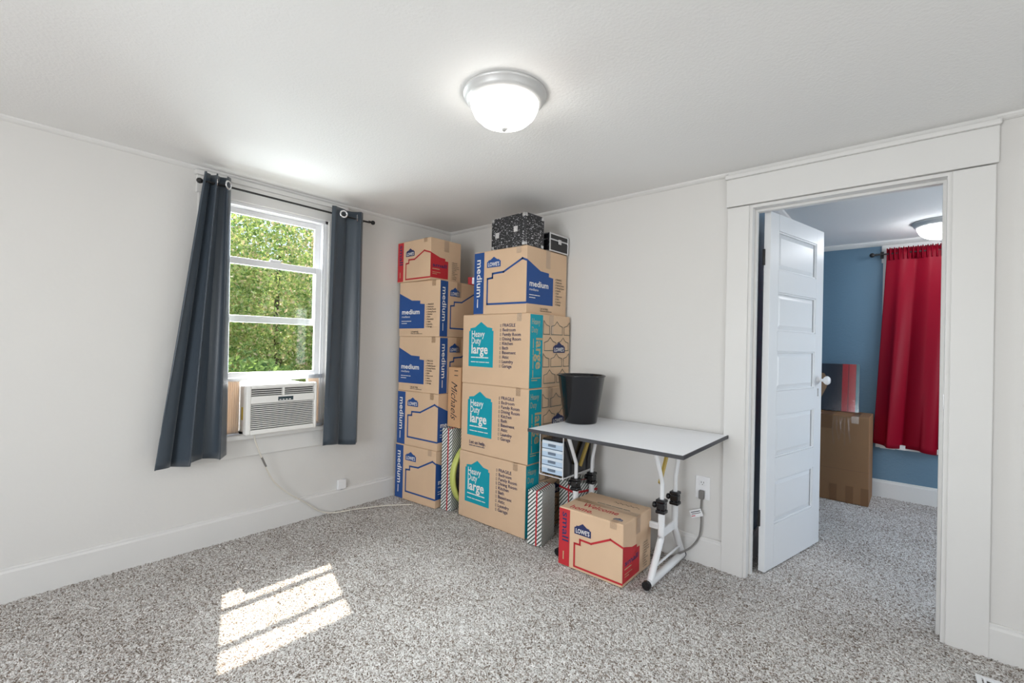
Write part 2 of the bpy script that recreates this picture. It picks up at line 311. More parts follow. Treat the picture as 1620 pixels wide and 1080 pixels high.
lk = MB(); lk.rbox((-.052, -1.54, 1.760), (-.03, -1.47, 1.776), .004); o_ = wpart('sash_lock', lk, vinyl_m); o_.parent = lo
for yy in (-1.66, -1.36):
    t_ = MB(); t_.rbox((-.070, yy - .03, 2.052), (-.064, yy + .03, 2.062), .002); o_ = wpart('tilt_latch', t_, vinyl_m); o_.parent = up
# far-room window
fw = empty('window_2', (3.48, FY, .47)); tag(fw, 'white window behind the red curtain', None, None, 'structure')
def fpart(name, mb, m):
    for i, v in enumerate(mb.v): mb.v[i] = (v[0] - 3.48, v[1] - FY, v[2] - .47)
    return mb.build(name, m, fw)
fpart('casing', MB().box((3.0, FY - .02, .42), (FW0, FY, 2.03)), trim_m); fpart('casing', MB().box((FW1, FY - .02, .42), (FW1 + .1, FY, 2.03)), trim_m)
fpart('head_casing', MB().box((2.99, FY - .022, 2.03), (FW1 + .11, FY, 2.18)), trim_m); fpart('sill', MB().box((2.97, FY - .05, .43), (FW1 + .13, FY + .1, .47)), trim_m)
s = MB(); s.box((FW0, FY + .03, FZ0), (FW0 + .05, FY + .07, FZ1)); s.box((FW1 - .05, FY + .03, FZ0), (FW1, FY + .07, FZ1)); s.box((FW0 + .05, FY + .03, FZ0), (FW1 - .05, FY + .07, FZ0 + .05)); s.box((FW0 + .05, FY + .03, FZ1 - .05), (FW1 - .05, FY + .07, FZ1)); s.box((FW0 + .05, FY + .03, 1.22), (FW1 - .05, FY + .07, 1.27)); fpart('sash', s, vinyl_m)
fpart('pane', MB().box((FW0 + .04, FY + .048, FZ0 + .04), (FW1 - .04, FY + .052, 1.23)), glass_m); fpart('pane', MB().box((FW0 + .04, FY + .048, 1.26), (FW1 - .04, FY + .052, FZ1 - .04)), glass_m)

accord_m = leaf_mat('accordion_panel', (.80, .72, .64), (.80, .72, .64))
# ---------------------------------------------------------------- air conditioner
ac = empty('window_air_conditioner', (0, -1.49, .6455)); tag(ac, 'white window air conditioner sitting on the sill between dark curtains', 'air conditioner')
def apart(name, mb, m, parent=ac): return mb.build(name, m, parent)
AW, AH, AX = .222, .314, .112
b = MB(); b.rbox((-.36, -AW + .012, .012), (.055, AW - .012, AH - .012), .006); apart('cabinet', b, acw_m)
b = MB(); z = .012
b.rbox((.055, -AW, .004), (AX, -AW + .03, AH), .008); b.rbox((.055, AW - .02, .004), (AX, AW, AH), .008); b.rbox((.055, -AW + .028, AH - .022), (AX, AW - .018, AH), .006)
b.rbox((.055, -AW + .028, .004), (AX, AW - .018, .034), .006); b.rbox((.055, -AW + .028, .196), (AX, AW - .018, .243), .005); apart('front_frame', b, acw_m)
apart('grille_back', MB().box((.055, -AW + .028, .03), (.085, AW - .018, AH - .02)), acd_m)
for k in range(13):
    zz = .041 + k * .0122; apart('louvre', MB().box((AX - .016, -AW + .03, zz), (AX - .005, AW - .02, zz + .0052)), acw_m)
for k in range(4):
    zz = .25 + k * .0125; apart('vent_louvre', MB().box((AX - .016, -AW + .03, zz), (AX - .006, AW - .02, zz + .004)), acw_m)
apart('vent_divider', MB().box((.088, -.005, .243), (AX - .003, .006, AH - .02)), acw_m)
apart('control_display', MB().box((AX - .001, -.035, .207), (AX + .0015, .06, .232)), screen_m)
for k in range(4): apart('button', MB().box((AX, -.028 + k * .02, .211), (AX + .003, -.016 + k * .02, .216)), acw_m)
apart('energy_label', MB().box((.0, -AW + .0105, .09), (.03, -AW + .0118, .17)), yel_m)
for (y0, y1) in ((-.335, -.212), (.212, .305)):
    ap = MB(); n_ = max(4, int((y1 - y0) / .012))
    for k in range(n_):
        ya = y0 + (y1 - y0) * k / n_; yb = y0 + (y1 - y0) * (k + 1) / n_; ym = (ya + yb) / 2
        ap.add([(-.035, ya, .008), (-.02, ym, .008), (-.035, yb, .008), (-.035, ya, .33), (-.02, ym, .33), (-.035, yb, .33)], [(0, 1, 4, 3), (1, 2, 5, 4)])
    ap.box((-.042, y0, .006), (-.036, y1, .335)); apart('accordion_panel', ap, accord_m)
ws = MB(); ws.tube([(-.005, -.325, .345), (.0, -.2, .341), (.004, -.05, .338), (.0, .1, .341), (.0, .29, .345)], .0115, 10, sub=6); apart('sealing_roll', ws, foam_m)
apart('silver_tape', MB().box((-.02, -.318, .001), (.02, -.228, .01)), foil_m)
apart('silver_tape', MB().box((-.02, .226, .001), (.045, .296, .022)), foil_m); apart('silver_tape', MB().box((.0, .2, .334), (.019, .30, .362)), foil_m)

# power cord of the air conditioner
pc = MB(); pc.tube([(.095, -1.655, .6445), (.085, -1.645, .605), (.06, -1.60, .50), (.04, -1.52, .33), (.035, -1.42, .22), (.035, -1.30, .125), (.04, -1.19, .035), (.075, -1.10, .011), (.12, -.95, .011), (.215, -.76, .011), (.335, -.61, .011)], .0042, 8, sub=6)
po = pc.build('power_cord', cord_m); tag(po, 'ivory power cord hanging from air conditioner across carpet edge', 'cord')
MB().tube([(.058, -1.595, .49), (.05, -1.565, .425)], .0062, 8).build('cable_tie', greyc_m, po)

# ---------------------------------------------------------------- curtains
def curtain(name, m, n, ytop, ybot, zt, zb, xc, folds, amp_t, amp_b, ph, axis='y', skew=.0, label='', flip=1):
    nu, nv = 96, 40; vs = []; fs = []
    for j_ in range(nv + 1):
        t = j_ / nv
        for i in range(nu + 1):
            s_ = i / nu; y = (ytop[0] + (ytop[1] - ytop[0]) * s_) * (1 - t) + (ybot[0] + (ybot[1] - ybot[0]) * s_) * t
            a = amp_t * (1 - t) + amp_b * t; w = folds * 2 * math.pi * s_ + ph
            d = a * (math.sin(w) + .35 * math.sin(1.7 * w + 1 + 1.2 * t)) + .007 * t * math.sin(5 * t + 6 * s_)
            y += .35 * a * math.sin(2 * w + .6) * flip
            z = zt * (1 - t) + (zb + skew * (s_ - .5) + .008 * math.sin(w * .8)) * t
            vs.append((xc + d, y, z) if axis == 'y' else (y, xc + d, z))
    for j_ in range(nv):
        for i in range(nu): a_ = j_ * (nu + 1) + i; fs.append((a_, a_ + 1, a_ + nu + 2, a_ + nu + 1))
    base = Vector((xc, (ytop[0] + ytop[1]) / 2, zb)) if axis == 'y' else Vector(((ytop[0] + ytop[1]) / 2, xc, zb))
    vs = [tuple(Vector(v) - base) for v in vs]
    o = MB().add(vs, fs, 0, True).build(name, m, None, base); md = o.modifiers.new('thickness', 'SOLIDIFY'); md.thickness = .003; md.offset = 0
    tag(o, label, 'curtain'); return o, base
def ring(parent, base, p, nrm, r=.022, m=chrome_m):
    X = Matrix.Translation(Vector(p) - base) @ Vector(nrm).to_track_quat('Z', 'Y').to_matrix().to_4x4(); k = 24; prof = [(r + .006 * math.cos(a), .004 * math.sin(a)) for a in [2 * math.pi * i / 8 for i in range(9)]]
    MB().lathe(prof, k, 0, X=X).build('grommet', m, parent)
cl, cb = curtain('curtain', cur_m, 0, (-1.962, -1.832), (-2.165, -1.815), 2.195, .535, .105, 2.35, .03, .044, .9, skew=.03, label='dark slate curtain flaring out left of the window')
ring(cl, cb, (.135, -1.845, 2.147), (.75, .6, 0)); ring(cl, cb, (.125, -1.90, 2.147), (.3, .95, 0))
cr, cb2 = curtain('curtain', cur_m, 0, (-1.205, -.955), (-1.232, -.952), 2.19, .505, .105, 1.35, .024, .036, .2, skew=-.02, label='dark slate curtain hanging straight right of the window')
ring(cr, cb2, (.145, -1.125, 2.142), (.95, -.3, 0)); ring(cr, cb2, (.13, -1.01, 2.14), (.6, .8, 0))
rd = empty('curtain_rod', (.105, -1.425, 2.142)); tag(rd, 'thin black curtain rod across the window top', 'curtain rod')
MB().tube([(0, -.535, .004), (0, .53, -.004)], .0065, 10).build('rod', rod_m, rd)
for sg in (-1, 1):
    X = Matrix.Translation((0, sg * .535, 0)) @ Vector((0, sg, 0)).to_track_quat('Z', 'X').to_matrix().to_4x4()
    MB().lathe([(0, -.012), (.009, -.012), (.009, 0), (.006, .004), (.013, .012), (.0165, .022), (.013, .033), (.005, .038), (0, .038)], 14, X=X).build('finial', rod_m, rd)
    MB().box((-.079, sg * .49 - .012, -.03), (-.073, sg * .49 + .012, .03)).box((-.074, sg * .49 - .004, -.006), (0, sg * .49 + .004, .0)).build('bracket', rod_m, rd)
fc, fb = curtain('curtain', redc_m, 0, (3.03, 3.52), (2.965, 3.46), 2.125, .44, 2.285, 2.3, .010, .036, 2.2, axis='x', skew=-.03, label='red satin curtain in the blue room')
# gathered heading ruffle follows the rod
rz_ = MB(); vs = []; fs = []
for i in range(161):
    s_ = i / 160; x = .5 * (s_ - .5); d = .016 * math.sin(s_ * 2 * math.pi * 17)
    vs += [(x, d - .006, 1.60), (x, d * 1.3 - .006, 1.70 + .006 * math.sin(i * 1.3))]
for i in range(160): fs.append((2 * i, 2 * i + 2, 2 * i + 3, 2 * i + 1))
h = MB().add(vs, fs, 0, True).build('heading', redc_m, fc); h.modifiers.new('thickness', 'SOLIDIFY').thickness = .002
r2 = empty('curtain_rod', (3.45, 2.285, 2.095)); tag(r2, 'black curtain rod holding the red curtain', 'curtain rod')
MB().tube([(-.5, 0, 0), (.55, 0, 0)], .007, 10).build('rod', rod_m, r2)
X = Matrix.Translation((-.5, 0, 0)) @ Vector((-1, 0, 0)).to_track_quat('Z', 'X').to_matrix().to_4x4()
MB().lathe([(0, -.01), (.01, -.01), (.01, 0), (.006, .004), (.015, .012), (.02, .024), (.015, .037), (.005, .042), (0, .042)], 14, X=X).build('finial', rod_m, r2)
MB().box((-.47, .045, -.03), (-.446, .051, .03)).box((-.462, 0, -.006), (-.454, .05, 0)).build('bracket', rod_m, r2)

# ---------------------------------------------------------------- ceiling lamps
def lamp(loc, label, gm):
    t = empty('ceiling_lamp', loc); tag(t, label, 'ceiling light', 'flush dome ceiling lights')
    MB().lathe([(0, 0), (.165, 0), (.168, -.006), (.165, -.012), (.158, -.016), (.156, -.028), (.146, -.036), (.138, -.042), (.134, -.042), (.134, -.02), (0, -.02)], 48).build('metal_base', fix_m, t)
    MB().lathe([(.137, -.036), (.135, -.055), (.122, -.083), (.098, -.106), (.065, -.122), (.03, -.130), (0, -.131)], 48).build('glass_dome', gm, t)
    MB().lathe([(0, -.128), (.013, -.13), (.016, -.136), (.011, -.142), (.006, -.148), (0, -.149)], 16).build('finial', fix_m, t)
lamp((1.93, -1.415, ZC), 'lit dome ceiling light in the middle of the main room', dome_m)
lamp((3.345, 1.80, 2.22), 'lit dome ceiling light in the blue room', dome2_m)

# ---------------------------------------------------------------- open panel door
dang = math.atan2(.706, .164)
dr = empty('door_1', (2.545, .112, .008), dang); tag(dr, 'white five-panel door standing open into the blue room', None, None, 'structure')
DW, DT = .735, .035       # local x along door, local y<0 is the visible face
zs = [(.245, .50), (.625, .875), (1.005, 1.235), (1.35, 1.575), (1.70, 1.925)]; DH = 2.02; sx0, sx1 = .105, .625
f = MB(); f.rbox((0, -DT, 0), (sx0, 0, DH), .002); f.rbox((sx1, -DT, 0), (DW, 0, DH), .002)
prev = 0
for (a, b_) in zs + [(DH, None)]: f.box((sx0, -DT, prev), (sx1, 0, a)); prev = b_
f.build('frame', door_m, dr)
for (a, b_) in zs:
    q = MB(); q.box((sx0 - .004, -DT + .015, a - .004), (sx1 + .004, -.015, b_ + .004)); w = .036
    for (ysg, yo) in ((1, -DT + .015), (-1, -.015)):
        yi = yo - .008 * ysg
        q.add([(sx0 + .012, yo, a + .012), (sx1 - .012, yo, a + .012), (sx1 - .012, yo, b_ - .012), (sx0 + .012, yo, b_ - .012), (sx0 + w, yi, a + w), (sx1 - w, yi, a + w), (sx1 - w, yi, b_ - w), (sx0 + w, yi, b_ - w)],
              [(0, 1, 5, 4), (1, 2, 6, 5), (2, 3, 7, 6), (3, 0, 4, 7), (4, 5, 6, 7)])
    pn = q.build('panel', door_m, dr)
    mo = MB()
    for (x0, x1, z0, z1) in ((sx0, sx1, a, a + .010), (sx0, sx1, b_ - .010, b_), (sx0, sx0 + .010, a, b_), (sx1 - .010, sx1, a, b_)): mo.rbox((x0, -DT + .003, z0), (x1, -DT + .014, z1), .003)
    mo.build('moulding', door_m, pn)
X = Matrix.Translation((.675, -DT, 1.055)) @ Vector((0, -1, 0)).to_track_quat('Z', 'Y').to_matrix().to_4x4()
kn = MB().lathe([(.0, 0), (.024, 0), (.024, .004), (.010, .008), (.009, .03), (.018, .036), (.027, .046), (.028, .056), (.02, .066), (0, .069)], 24, X=X).build('knob', vinyl_m, dr)
MB().box((.665, -DT - .002, .95), (.685, -DT, 1.0)).build('keyhole_plate', chrome_m, dr)
for zz in (.25, 1.72): MB().tube([(-.004, -.002, zz), (-.004, -.002, zz + .09)], .007, 8).build('hinge', rod_m, dr)

# ---------------------------------------------------------------- lettering helpers
TC = {}
def textgeo(s, bold, shear=0):
    k = (s, bold, shear)
    if k not in TC:
        c_ = bpy.data.curves.new('t', 'FONT'); c_.body = s; c_.size = 1; c_.resolution_u = 2; c_.offset = bold; c_.shear = shear; o = bpy.data.objects.new('t', c_); COL.objects.link(o)
        dg = bpy.context.evaluated_depsgraph_get(); ev = o.evaluated_get(dg); me = ev.to_mesh()
        v = [(a.co.x, a.co.y) for a in me.vertices]; fs = [tuple(p_.vertices) for p_ in me.polygons]; ev.to_mesh_clear()
        bpy.data.objects.remove(o); bpy.data.curves.remove(c_)
        x0 = min(a[0] for a in v); x1 = max(a[0] for a in v)
        TC[k] = ([(a[0] - x0, a[1]) for a in v], fs, x1 - x0)
    return TC[k]
INKS = [blueink, navyink, redink, tealink, whiteink, blackink, tanink, greyink]
BLUE, NAVY, RED, TEAL, WHITE, BLACK, TAN, GREY = range(8)
class Print:
    """flat ink on one face; fm maps (u, v, lift) to local coordinates"""
    def __init__(s, fm): s.fm = fm; s.mb = MB(); s.k = 0
    def lift(s): s.k += 1; return .0004 + s.k * .00012
    def poly(s, pts, mi): e = s.lift(); s.mb.add([s.fm(u, v, e) for u, v in pts], [tuple(range(len(pts)))], mi); return s
    def rect(s, u0, v0, u1, v1, mi): return s.poly([(u0, v0), (u1, v0), (u1, v1), (u0, v1)], mi)
    def stroke(s, pts, w, mi):
        e = s.lift()
        for a, b_ in zip(pts[:-1], pts[1:]):
            d = Vector((b_[0] - a[0], b_[1] - a[1])); L = d.length; d /= L; n = Vector((-d.y, d.x)) * w / 2; x = d * w / 2
            q = [Vector(a) - x - n, Vector(b_) + x - n, Vector(b_) + x + n, Vector(a) - x + n]; s.mb.add([s.fm(p_.x, p_.y, e) for p_ in q], [(0, 1, 2, 3)], mi)
        return s
    def text(s, t, u, v, h, mi, rot=0, width=None, bold=.0, shear=0):
        vs, fs, w = textgeo(t, bold, shear); e = s.lift(); sx = (width / w) if width else h; c_, s_ = math.cos(R(rot)), math.sin(R(rot))
        s.mb.add([s.fm(u + c_ * a * sx - s_ * b_ * h, v + s_ * a * sx + c_ * b_ * h, e) for a, b_ in vs], fs, mi); return s
    def fine(s, u, v, h, mi, width, rot=0):      # print too small to read in the photo: word-length dashes
        c_, s_ = math.cos(R(rot)), math.sin(R(rot)); x = 0; k = 0
        while x < width:
            L = min((.22, .13, .3, .17)[k % 4] * width, width - x)
            s.stroke([(u + c_ * x - s_ * h * .5, v + s_ * x + c_ * h * .5), (u + c_ * (x + L) - s_ * h * .5, v + s_ * (x + L) + c_ * h * .5)], h * .55, mi); x += L + .06 * width; k += 1
        return s
    def scrawl(s, u, v, h, mi, width):            # unreadable pen scribble
        s.stroke([(u + width * i / 22, v + h * (.5 + .45 * math.sin(i * 2.1) * math.cos(i * .7))) for i in range(23)], .003, mi); return s
    def build(s, name, parent): return s.mb.build(name, INKS, parent)
ROOF = [(0, 0), (1, 0), (1, .56), (.9, .62), (.9, .70), (.74, .74), (.5, 1), (.26, .74), (.1, .70), (.1, .62), (0, .56)]
def logo(p, u, v, w, h, ink=NAVY, txt=WHITE):
    p.poly([(u + a * w, v + b_ * h) for a, b_ in ROOF], ink); p.text("LOWE'S", u + w * .09, v + h * .12, h * .52, txt, width=w * .82, bold=.02)

WORDS = ['FRAGILE', 'Bedroom', 'Family Room', 'Dining Room', 'Kitchen', 'Bath', 'Basement', 'Attic', 'Laundry', 'Garage']
def band_face(fm, W, H, ink, word, wordink):       # band with sideways word, logo and open house outline
    p = Print(fm); sm = word == 'small'; p.rect(.002, .004, W * (.185 if sm else .205), H - .004, ink)
    p.text(word, W * .062, H * (.93 if sm else .88), W * .15, wordink, rot=-90, width=H * (.50 if sm else .60), bold=.012)
    p.fine(W * .07, H * .24, W * .03, TAN if sm else WHITE, H * .12, -90)
    logo(p, W * .262, H * (.62 if sm else .735), W * .265, H * (.20 if sm else .165), NAVY if sm else BLUE)
    o = [(.993, .645), (.82, .71), (.53, .535), (.355, .54), (.355, .455), (.267, .45), (.267, .06), (.993, .06)] if sm else [(.993, .785), (.925, .815), (.585, .645), (.375, .635), (.375, .57), (.278, .56), (.278, .16), (.993, .155)]
    p.stroke([(W * a, H * b_) for a, b_ in o], W * .027, ink); return p
def fill_face(fm, W, H, ink, word, wordink, sub):  # other half of the house, solid, with the word list
    p = Print(fm); sm = word == 'small'
    o = [(.0, .055), (.57, .06), (.57, .49), (.47, .495), (.47, .55), (.30, .56), (0, .655)] if sm else [(0, .145), (.64, .15), (.64, .585), (.53, .595), (.53, .65), (.32, .66), (0, .80)]
    p.poly([(W * a, H * b_) for a, b_ in o], ink); dv = -.09 if sm else 0
    p.text(word, W * .07, H * (.41 + dv), H * .125, wordink, width=W * .45, bold=.02)
    if sub: p.text(sub, W * .07, H * (.345 + dv), H * .055, WHITE, width=W * .21)
    else: p.fine(W * .07, H * (.345 + dv), H * .03, TAN, W * .21)
    p.fine(W * .07, H * (.27 + dv), H * .02, TAN if sm else WHITE, W * .24); p.fine(W * .07, H * (.23 + dv), H * .02, TAN if sm else WHITE, W * .13)
    for k, t in enumerate(WORDS):
        v = H * (.565 + dv - k * .044); p.stroke([(W * .695, v), (W * .695, v + H * .018)], .003, BLACK); p.text(t, W * .72, v, H * .04, BLACK, bold=.01)
    if not sm: p.text('Let us help.', W * .32, H * .075, H * .045, BLACK, bold=.01); p.fine(W * .32, H * .045, H * .014, BLACK, W * .28)
    return p
def fr(u, v, e): return (u, -e, v)
def box_body(name, w, d, h, loc, rz, m=card_m):
    b_ = MB(); b_.rbox((0, 0, 0), (w, d, h), .005); o = b_.build(name, m, None, loc, rz)
    for (y0, y1) in ((.003, d / 2 - .0012), (d / 2 + .0012, d - .003)): MB().rbox((.003, y0, h - .002), (w - .003, y1, h + .002), .001, seg=1).build('top_flap', m, o)
    return o
def tape(o, pts, w=.045, name='packing_tape', m=None):   # strip along a polyline lying just off the faces
    P = [Vector(q) for q in pts[0]]; sd_ = Vector(pts[1]) * w / 2; vs = []; fs = []
    for q in P: vs += [q - sd_, q + sd_]
    for i in range(len(P) - 1): fs.append((2 * i, 2 * i + 2, 2 * i + 3, 2 * i + 1))
    MB().add(vs, fs).build(name, m or tape_m, o)
def std_tape(o, w, d, h):
    e = .0032
    tape(o, ([(w + e, d / 2, h * .72), (w + e, d / 2, h + e), (-e, d / 2, h + e), (-e, d / 2, h * .72)], (0, 1, 0)), .05)
    tape(o, ([(w * .86, -e, h * .90), (w * .86, -e, h + e), (w * .86, .05, h + e)], (1, 0, 0)), .04)
def medium_box(loc, rz, label, band_front=True, w=.457, d=.41, h=.428, sub='mediano'):
    o = box_body('moving_box', w, d, h, loc, rz); tag(o, label, 'box', 'medium moving boxes')
    rt = lambda u, v, e: (w + e, u, v)
    if band_front: band_face(fr, w, h, BLUE, 'medium', WHITE).build('front_printing', o); fill_face(rt, d, h, BLUE, 'medium', WHITE, sub).build('side_printing', o)
    else: fill_face(fr, w, h, BLUE, 'medium', WHITE, sub).build('front_printing', o); band_face(rt, d, h, BLUE, 'medium', WHITE).build('side_printing', o)
    std_tape(o, w, d, h); return o
def small_box(loc, rz, label, w=.41, d=.32, h=.322):
    o = box_body('moving_box', w, d, h, loc, rz); tag(o, label, 'box', 'small moving boxes'); rt = lambda u, v, e: (w + e, u, v)
    band_face(fr, w, h, RED, 'small', NAVY).build('front_printing', o); fill_face(rt, d, h, RED, 'small', NAVY, None).build('side_printing', o)
    p = Print(lambda u, v, e: (u, v, h + .002 + e)); p.text('Welcome', w * .22, d * .28, d * .21, RED, width=w * .56, bold=.015); p.build('welcome_lettering', o); p = Print(p.fm); p.text('home.', w * .13, d * .07, d * .21, RED, width=w * .36, bold=.015); p.build('home_lettering', o); p = Print(p.fm)
    logo(p, w * .80, d * .10, w * .13, d * .1); p.build('top_logo', o); p = Print(p.fm); p.fine(w * .33, d * .58, d * .04, GREY, w * .5); p.build('slogan', o); p = Print(p.fm); p.scrawl(w * .5, d * .76, d * .09, BLACK, w * .4)
    p.build('handwriting', o); std_tape(o, w, d, h); return o
def large_box(loc, rz, label, w=.625, d=.457, h=.482, help_=False):
    o = box_body('moving_box', w, d, h, loc, rz); tag(o, label, 'box', 'large moving boxes'); rt = lambda u, v, e: (w + e, u, v)
    p = Print(fr); u0, u1, v0, v1 = w * .105, w * .49, h * .25, h * .90
    H2 = v1 - v0; p.poly([(u0, v0), (u1, v0), (u1, v0 + H2 * .80), (u1 - .012, v0 + H2 * .80), (u1 - .012, v0 + H2 * .86), (u1 - .06, v0 + H2 * .88), ((u0 + u1) / 2, v1), (u0 + .06, v0 + H2 * .88), (u0 + .012, v0 + H2 * .86), (u0 + .012, v0 + H2 * .80), (u0, v0 + H2 * .80)], TEAL)
    a = u0 + .028; p.text('Heavy', a, v0 + H2 * .665, .064, WHITE, width=.128, bold=.012); p.text('Duty', a, v0 + H2 * .515, .064, WHITE, width=.094, bold=.012); p.text('large', a, v0 + H2 * .295, .092, WHITE, width=.162, bold=.022)
    p.fine(a, v0 + H2 * .185, .014, WHITE, .165); p.fine(a, v0 + H2 * .09, .010, WHITE, .175)
    for k, t in enumerate(WORDS):
        v = h * (.825 - k * .0625); uu = w * .60; p.stroke([(uu - .006, v), (uu + .002, v), (uu + .002, v + .016), (uu - .006, v + .016), (uu - .006, v)], .0016, NAVY); p.text(t, uu + .017, v, .031, NAVY, bold=.006)
    if help_: p.text('Let us help.', w * .15, h * .13, .035, NAVY, bold=.01); p.fine(w * .15, h * .095, .008, NAVY, .15)
    p.build('front_printing', o)
    p = Print(rt); p.rect(.003, .004, d * .30, h - .004, TEAL); p.text('Heavy', d * .045, h * .86, .055, TAN, width=d * .19); p.text('Duty', d * .045, h * .75, .055, TAN, width=d * .14)
    p.text('large', d * .15, h * .68, .10, TAN, rot=-90, width=h * .42, bold=.02); p.fine(d * .07, h * .66, .012, TAN, h * .5, -90); p.fine(d * .06, h * .13, .010, TAN, d * .2); p.fine(d * .06, h * .10, .010, TAN, d * .12)
    cw, ch = d * .33, h * .225
    for rr in range(4):
        for cc in range(-1, 3):
            x0 = d * .34 + cc * cw + (.5 * cw if rr % 2 else 0); y0 = h * .06 + rr * ch; pts = [(x0, y0), (x0 + cw * .86, y0), (x0 + cw * .86, y0 + ch * .5), (x0 + cw * .62, y0 + ch * .58), (x0 + cw * .43, y0 + ch * .82), (x0 + cw * .24, y0 + ch * .58), (x0, y0 + ch * .5), (x0, y0)]
            pts = [(min(max(x, d * .31), d * .985), y) for x, y in pts]
            if pts[1][0] - pts[0][0] > .02: p.stroke([q for i, q in enumerate(pts) if i == 0 or (Vector(q) - Vector(pts[i - 1])).length > 1e-4], .0042, GREY)
    logo(p, d * .56, h * .48, d * .30, h * .15); p.build('side_printing', o); std_tape(o, w, d, h); return o

# ---------------------------------------------------------------- boxes
a5 = R(5)
medium_box((.052, -.578, 0), a5, 'blue printed medium box on the carpet, lowest of the corner stack', True, h=.428)
medium_box((.058, -.575, .431), a5, 'blue banded medium box second from the floor in corner stack', True, h=.425)
medium_box((.058, -.572, .859), a5, 'blue printed medium box in the middle of corner stack', False, h=.430)
medium_box((.05, -.572, 1.292), a5, 'blue printed medium box right under the red small box', False, h=.432)
small_box((.012, -.572, 1.728), R(1), 'red printed small box topping the corner stack', d=.315)
large_box((.705, -.482, 0), 0, 'teal printed large box on the carpet under two others', h=.470)
large_box((.715, -.482, .475), 0, 'middle teal printed large box marked Let us help', h=.485, help_=True)
large_box((.712, -.482, .963), 0, 'teal printed large box on top of the two other large ones', h=.487)
mb_ = medium_box((.815, -.482, 1.453), 0, 'blue banded medium box on the large boxes under black cases', True, w=.485, d=.457, h=.44)
small_box((1.668, -.588, 0), R(.5), 'red printed small box on the carpet under the table', w=.40, d=.35, h=.325)
# tall plain box with handwriting
ml = box_body('tall_box', .142, .20, .45, (.518, -.445, .6125), 0, paleb_m); tag(ml, 'narrow upright orange-brown box with black handwriting between stacks', 'box')
p = Print(fr); p.text('Michaels', .04, .345, .095, BLACK, rot=-90, width=.29, shear=.45); p.build('handwriting', ml); p = Print(fr); p.text('1', .07, .43, .06, BLACK, rot=-90); p.build('handwriting', ml); p = Print(fr); p.text('1', .07, .395, .06, BLACK, rot=-90); p.build('handwriting', ml)
# striped gift boxes
def gift(loc, rz, w, d, h, label, side=True):
    o = MB().rbox((0, 0, 0), (w, d, h), .003).build('gift_box', gift_m, None, loc, rz); tag(o, label, 'gift box', 'striped gift boxes')
    e = .0012; xm = w * .62; t = .005
    MB().box((xm - t, -e, 0), (xm + t, 0, h)).box((xm - t, -e, h), (xm + t, d, h + e)).build('ribbon', redink, o)
    MB().box((-e, 0, h * .84), (0, d, h * .84 + .012)).build('ribbon_band', redink, o) if side else None
    return o
gift((.527, -.50, 0), R(8), .10, .19, .607, 'tall striped gift box standing left of the large boxes')
gift((1.378, -.514, 0), R(12), .098, .20, .338, 'striped gift box leaning by the lowest large box')
g2 = gift((1.405, -.212, 0), R(-18), .165, .19, .355, 'striped gift box by the wall under the plastic drawers')
MB().box((0, -.0014, .295), (.165, 0, .309)).box((.165, 0, .295), (.1664, .19, .309)).build('ribbon_band', redink, g2)
# lime rimmed disc on edge
X = Matrix.Rotation(R(90), 4, 'Y')
ds = MB().lathe([(.232, -.02), (.254, -.024), (.262, -.012), (.262, .012), (.254, .024), (.232, .02), (.232, -.02)], 56, X=X).build('round_tray', green_m, None, (.664, -.262, .263)); tag(ds, 'lime rimmed black disc on edge beside lowest large box', 'disc')
MB().lathe([(0, .012), (.233, .012), (.233, -.012), (0, -.012)], 56, X=X).build('black_disc', blk_m, ds)
# small printed packet behind the red box
pk = MB().rbox((0, 0, 0), (.11, .07, .06), .003).build('printed_carton', redink, None, (.452, -.20, 1.7285), R(40)); tag(pk, 'small red and grey printed carton beside the topmost red box', 'carton')
MB().box((.035, -.0012, .004), (.075, 0, .056)).build('grey_panel', foil_m, pk); MB().box((.078, -.0012, .004), (.108, 0, .05)).build('dark_panel', blackink, pk)

# ---------------------------------------------------------------- cases on top
def case(name, loc, rz, w, d, h, m, label, latches):
    t = empty(name, loc, rz); tag(t, label, 'case'); MB().rbox((0, 0, 0), (w, d, h), .003).build('shell', m, t)
    for x in (0, w):
        for y in (0, d):
            for z_ in (0, h):
                c_ = MB(); s_ = .026; cx, cy, cz = (x - s_ if x else 0), (y - s_ if y else 0), (z_ - s_ if z_ else 0)
                c_.rbox((cx - (.0025 if not x else 0), cy - (.0025 if not y else 0), cz - (.0 if not z_ else 0)), (cx + s_ + (.0025 if x else 0), cy + s_ + (.0025 if y else 0), cz + s_ + (.0025 if z_ else 0)), .006); c_.build('corner_cap', chrome_m, t)
    for (x, z_) in latches:
        l_ = MB().rbox((x - .018, -.005, z_ - .02), (x + .018, 0, z_ + .02), .002).build('latch', chrome_m, t); MB().rbox((x - .01, -.008, z_ - .012), (x + .01, -.004, z_ + .004), .002).build('clasp', fix_m, l_)
    return t
bc = case('storage_case', (.965, -.468, 1.897), R(-3), .315, .19, .215, marble_m, 'black and silver marbled case on the medium box', [(.06, .095), (.235, .115)])
for (y0, z0, y1, z1) in ((0, 0, .19, .008), (0, .207, .19, .215), (0, 0, .008, .215), (.182, 0, .19, .215)): MB().box((.3145, y0, z0), (.3165, y1, z1)).build('edge_strip', blkedge_m, bc)
fcse = empty('flight_case', (1.155, -.245, 1.897), 0); tag(fcse, 'small black flight case with silver edges behind marbled case', 'case')
MB().rbox((0, 0, 0), (.15, .225, .125), .003).build('shell', blk_m, fcse)
for q in ((0, 0), (.142, 0), (0, .217), (.142, .217)): MB().rbox((q[0] - .002, q[1] - .002, 0), (q[0] + .01, q[1] + .01, .126), .002).build('edge_profile', chrome_m, fcse)
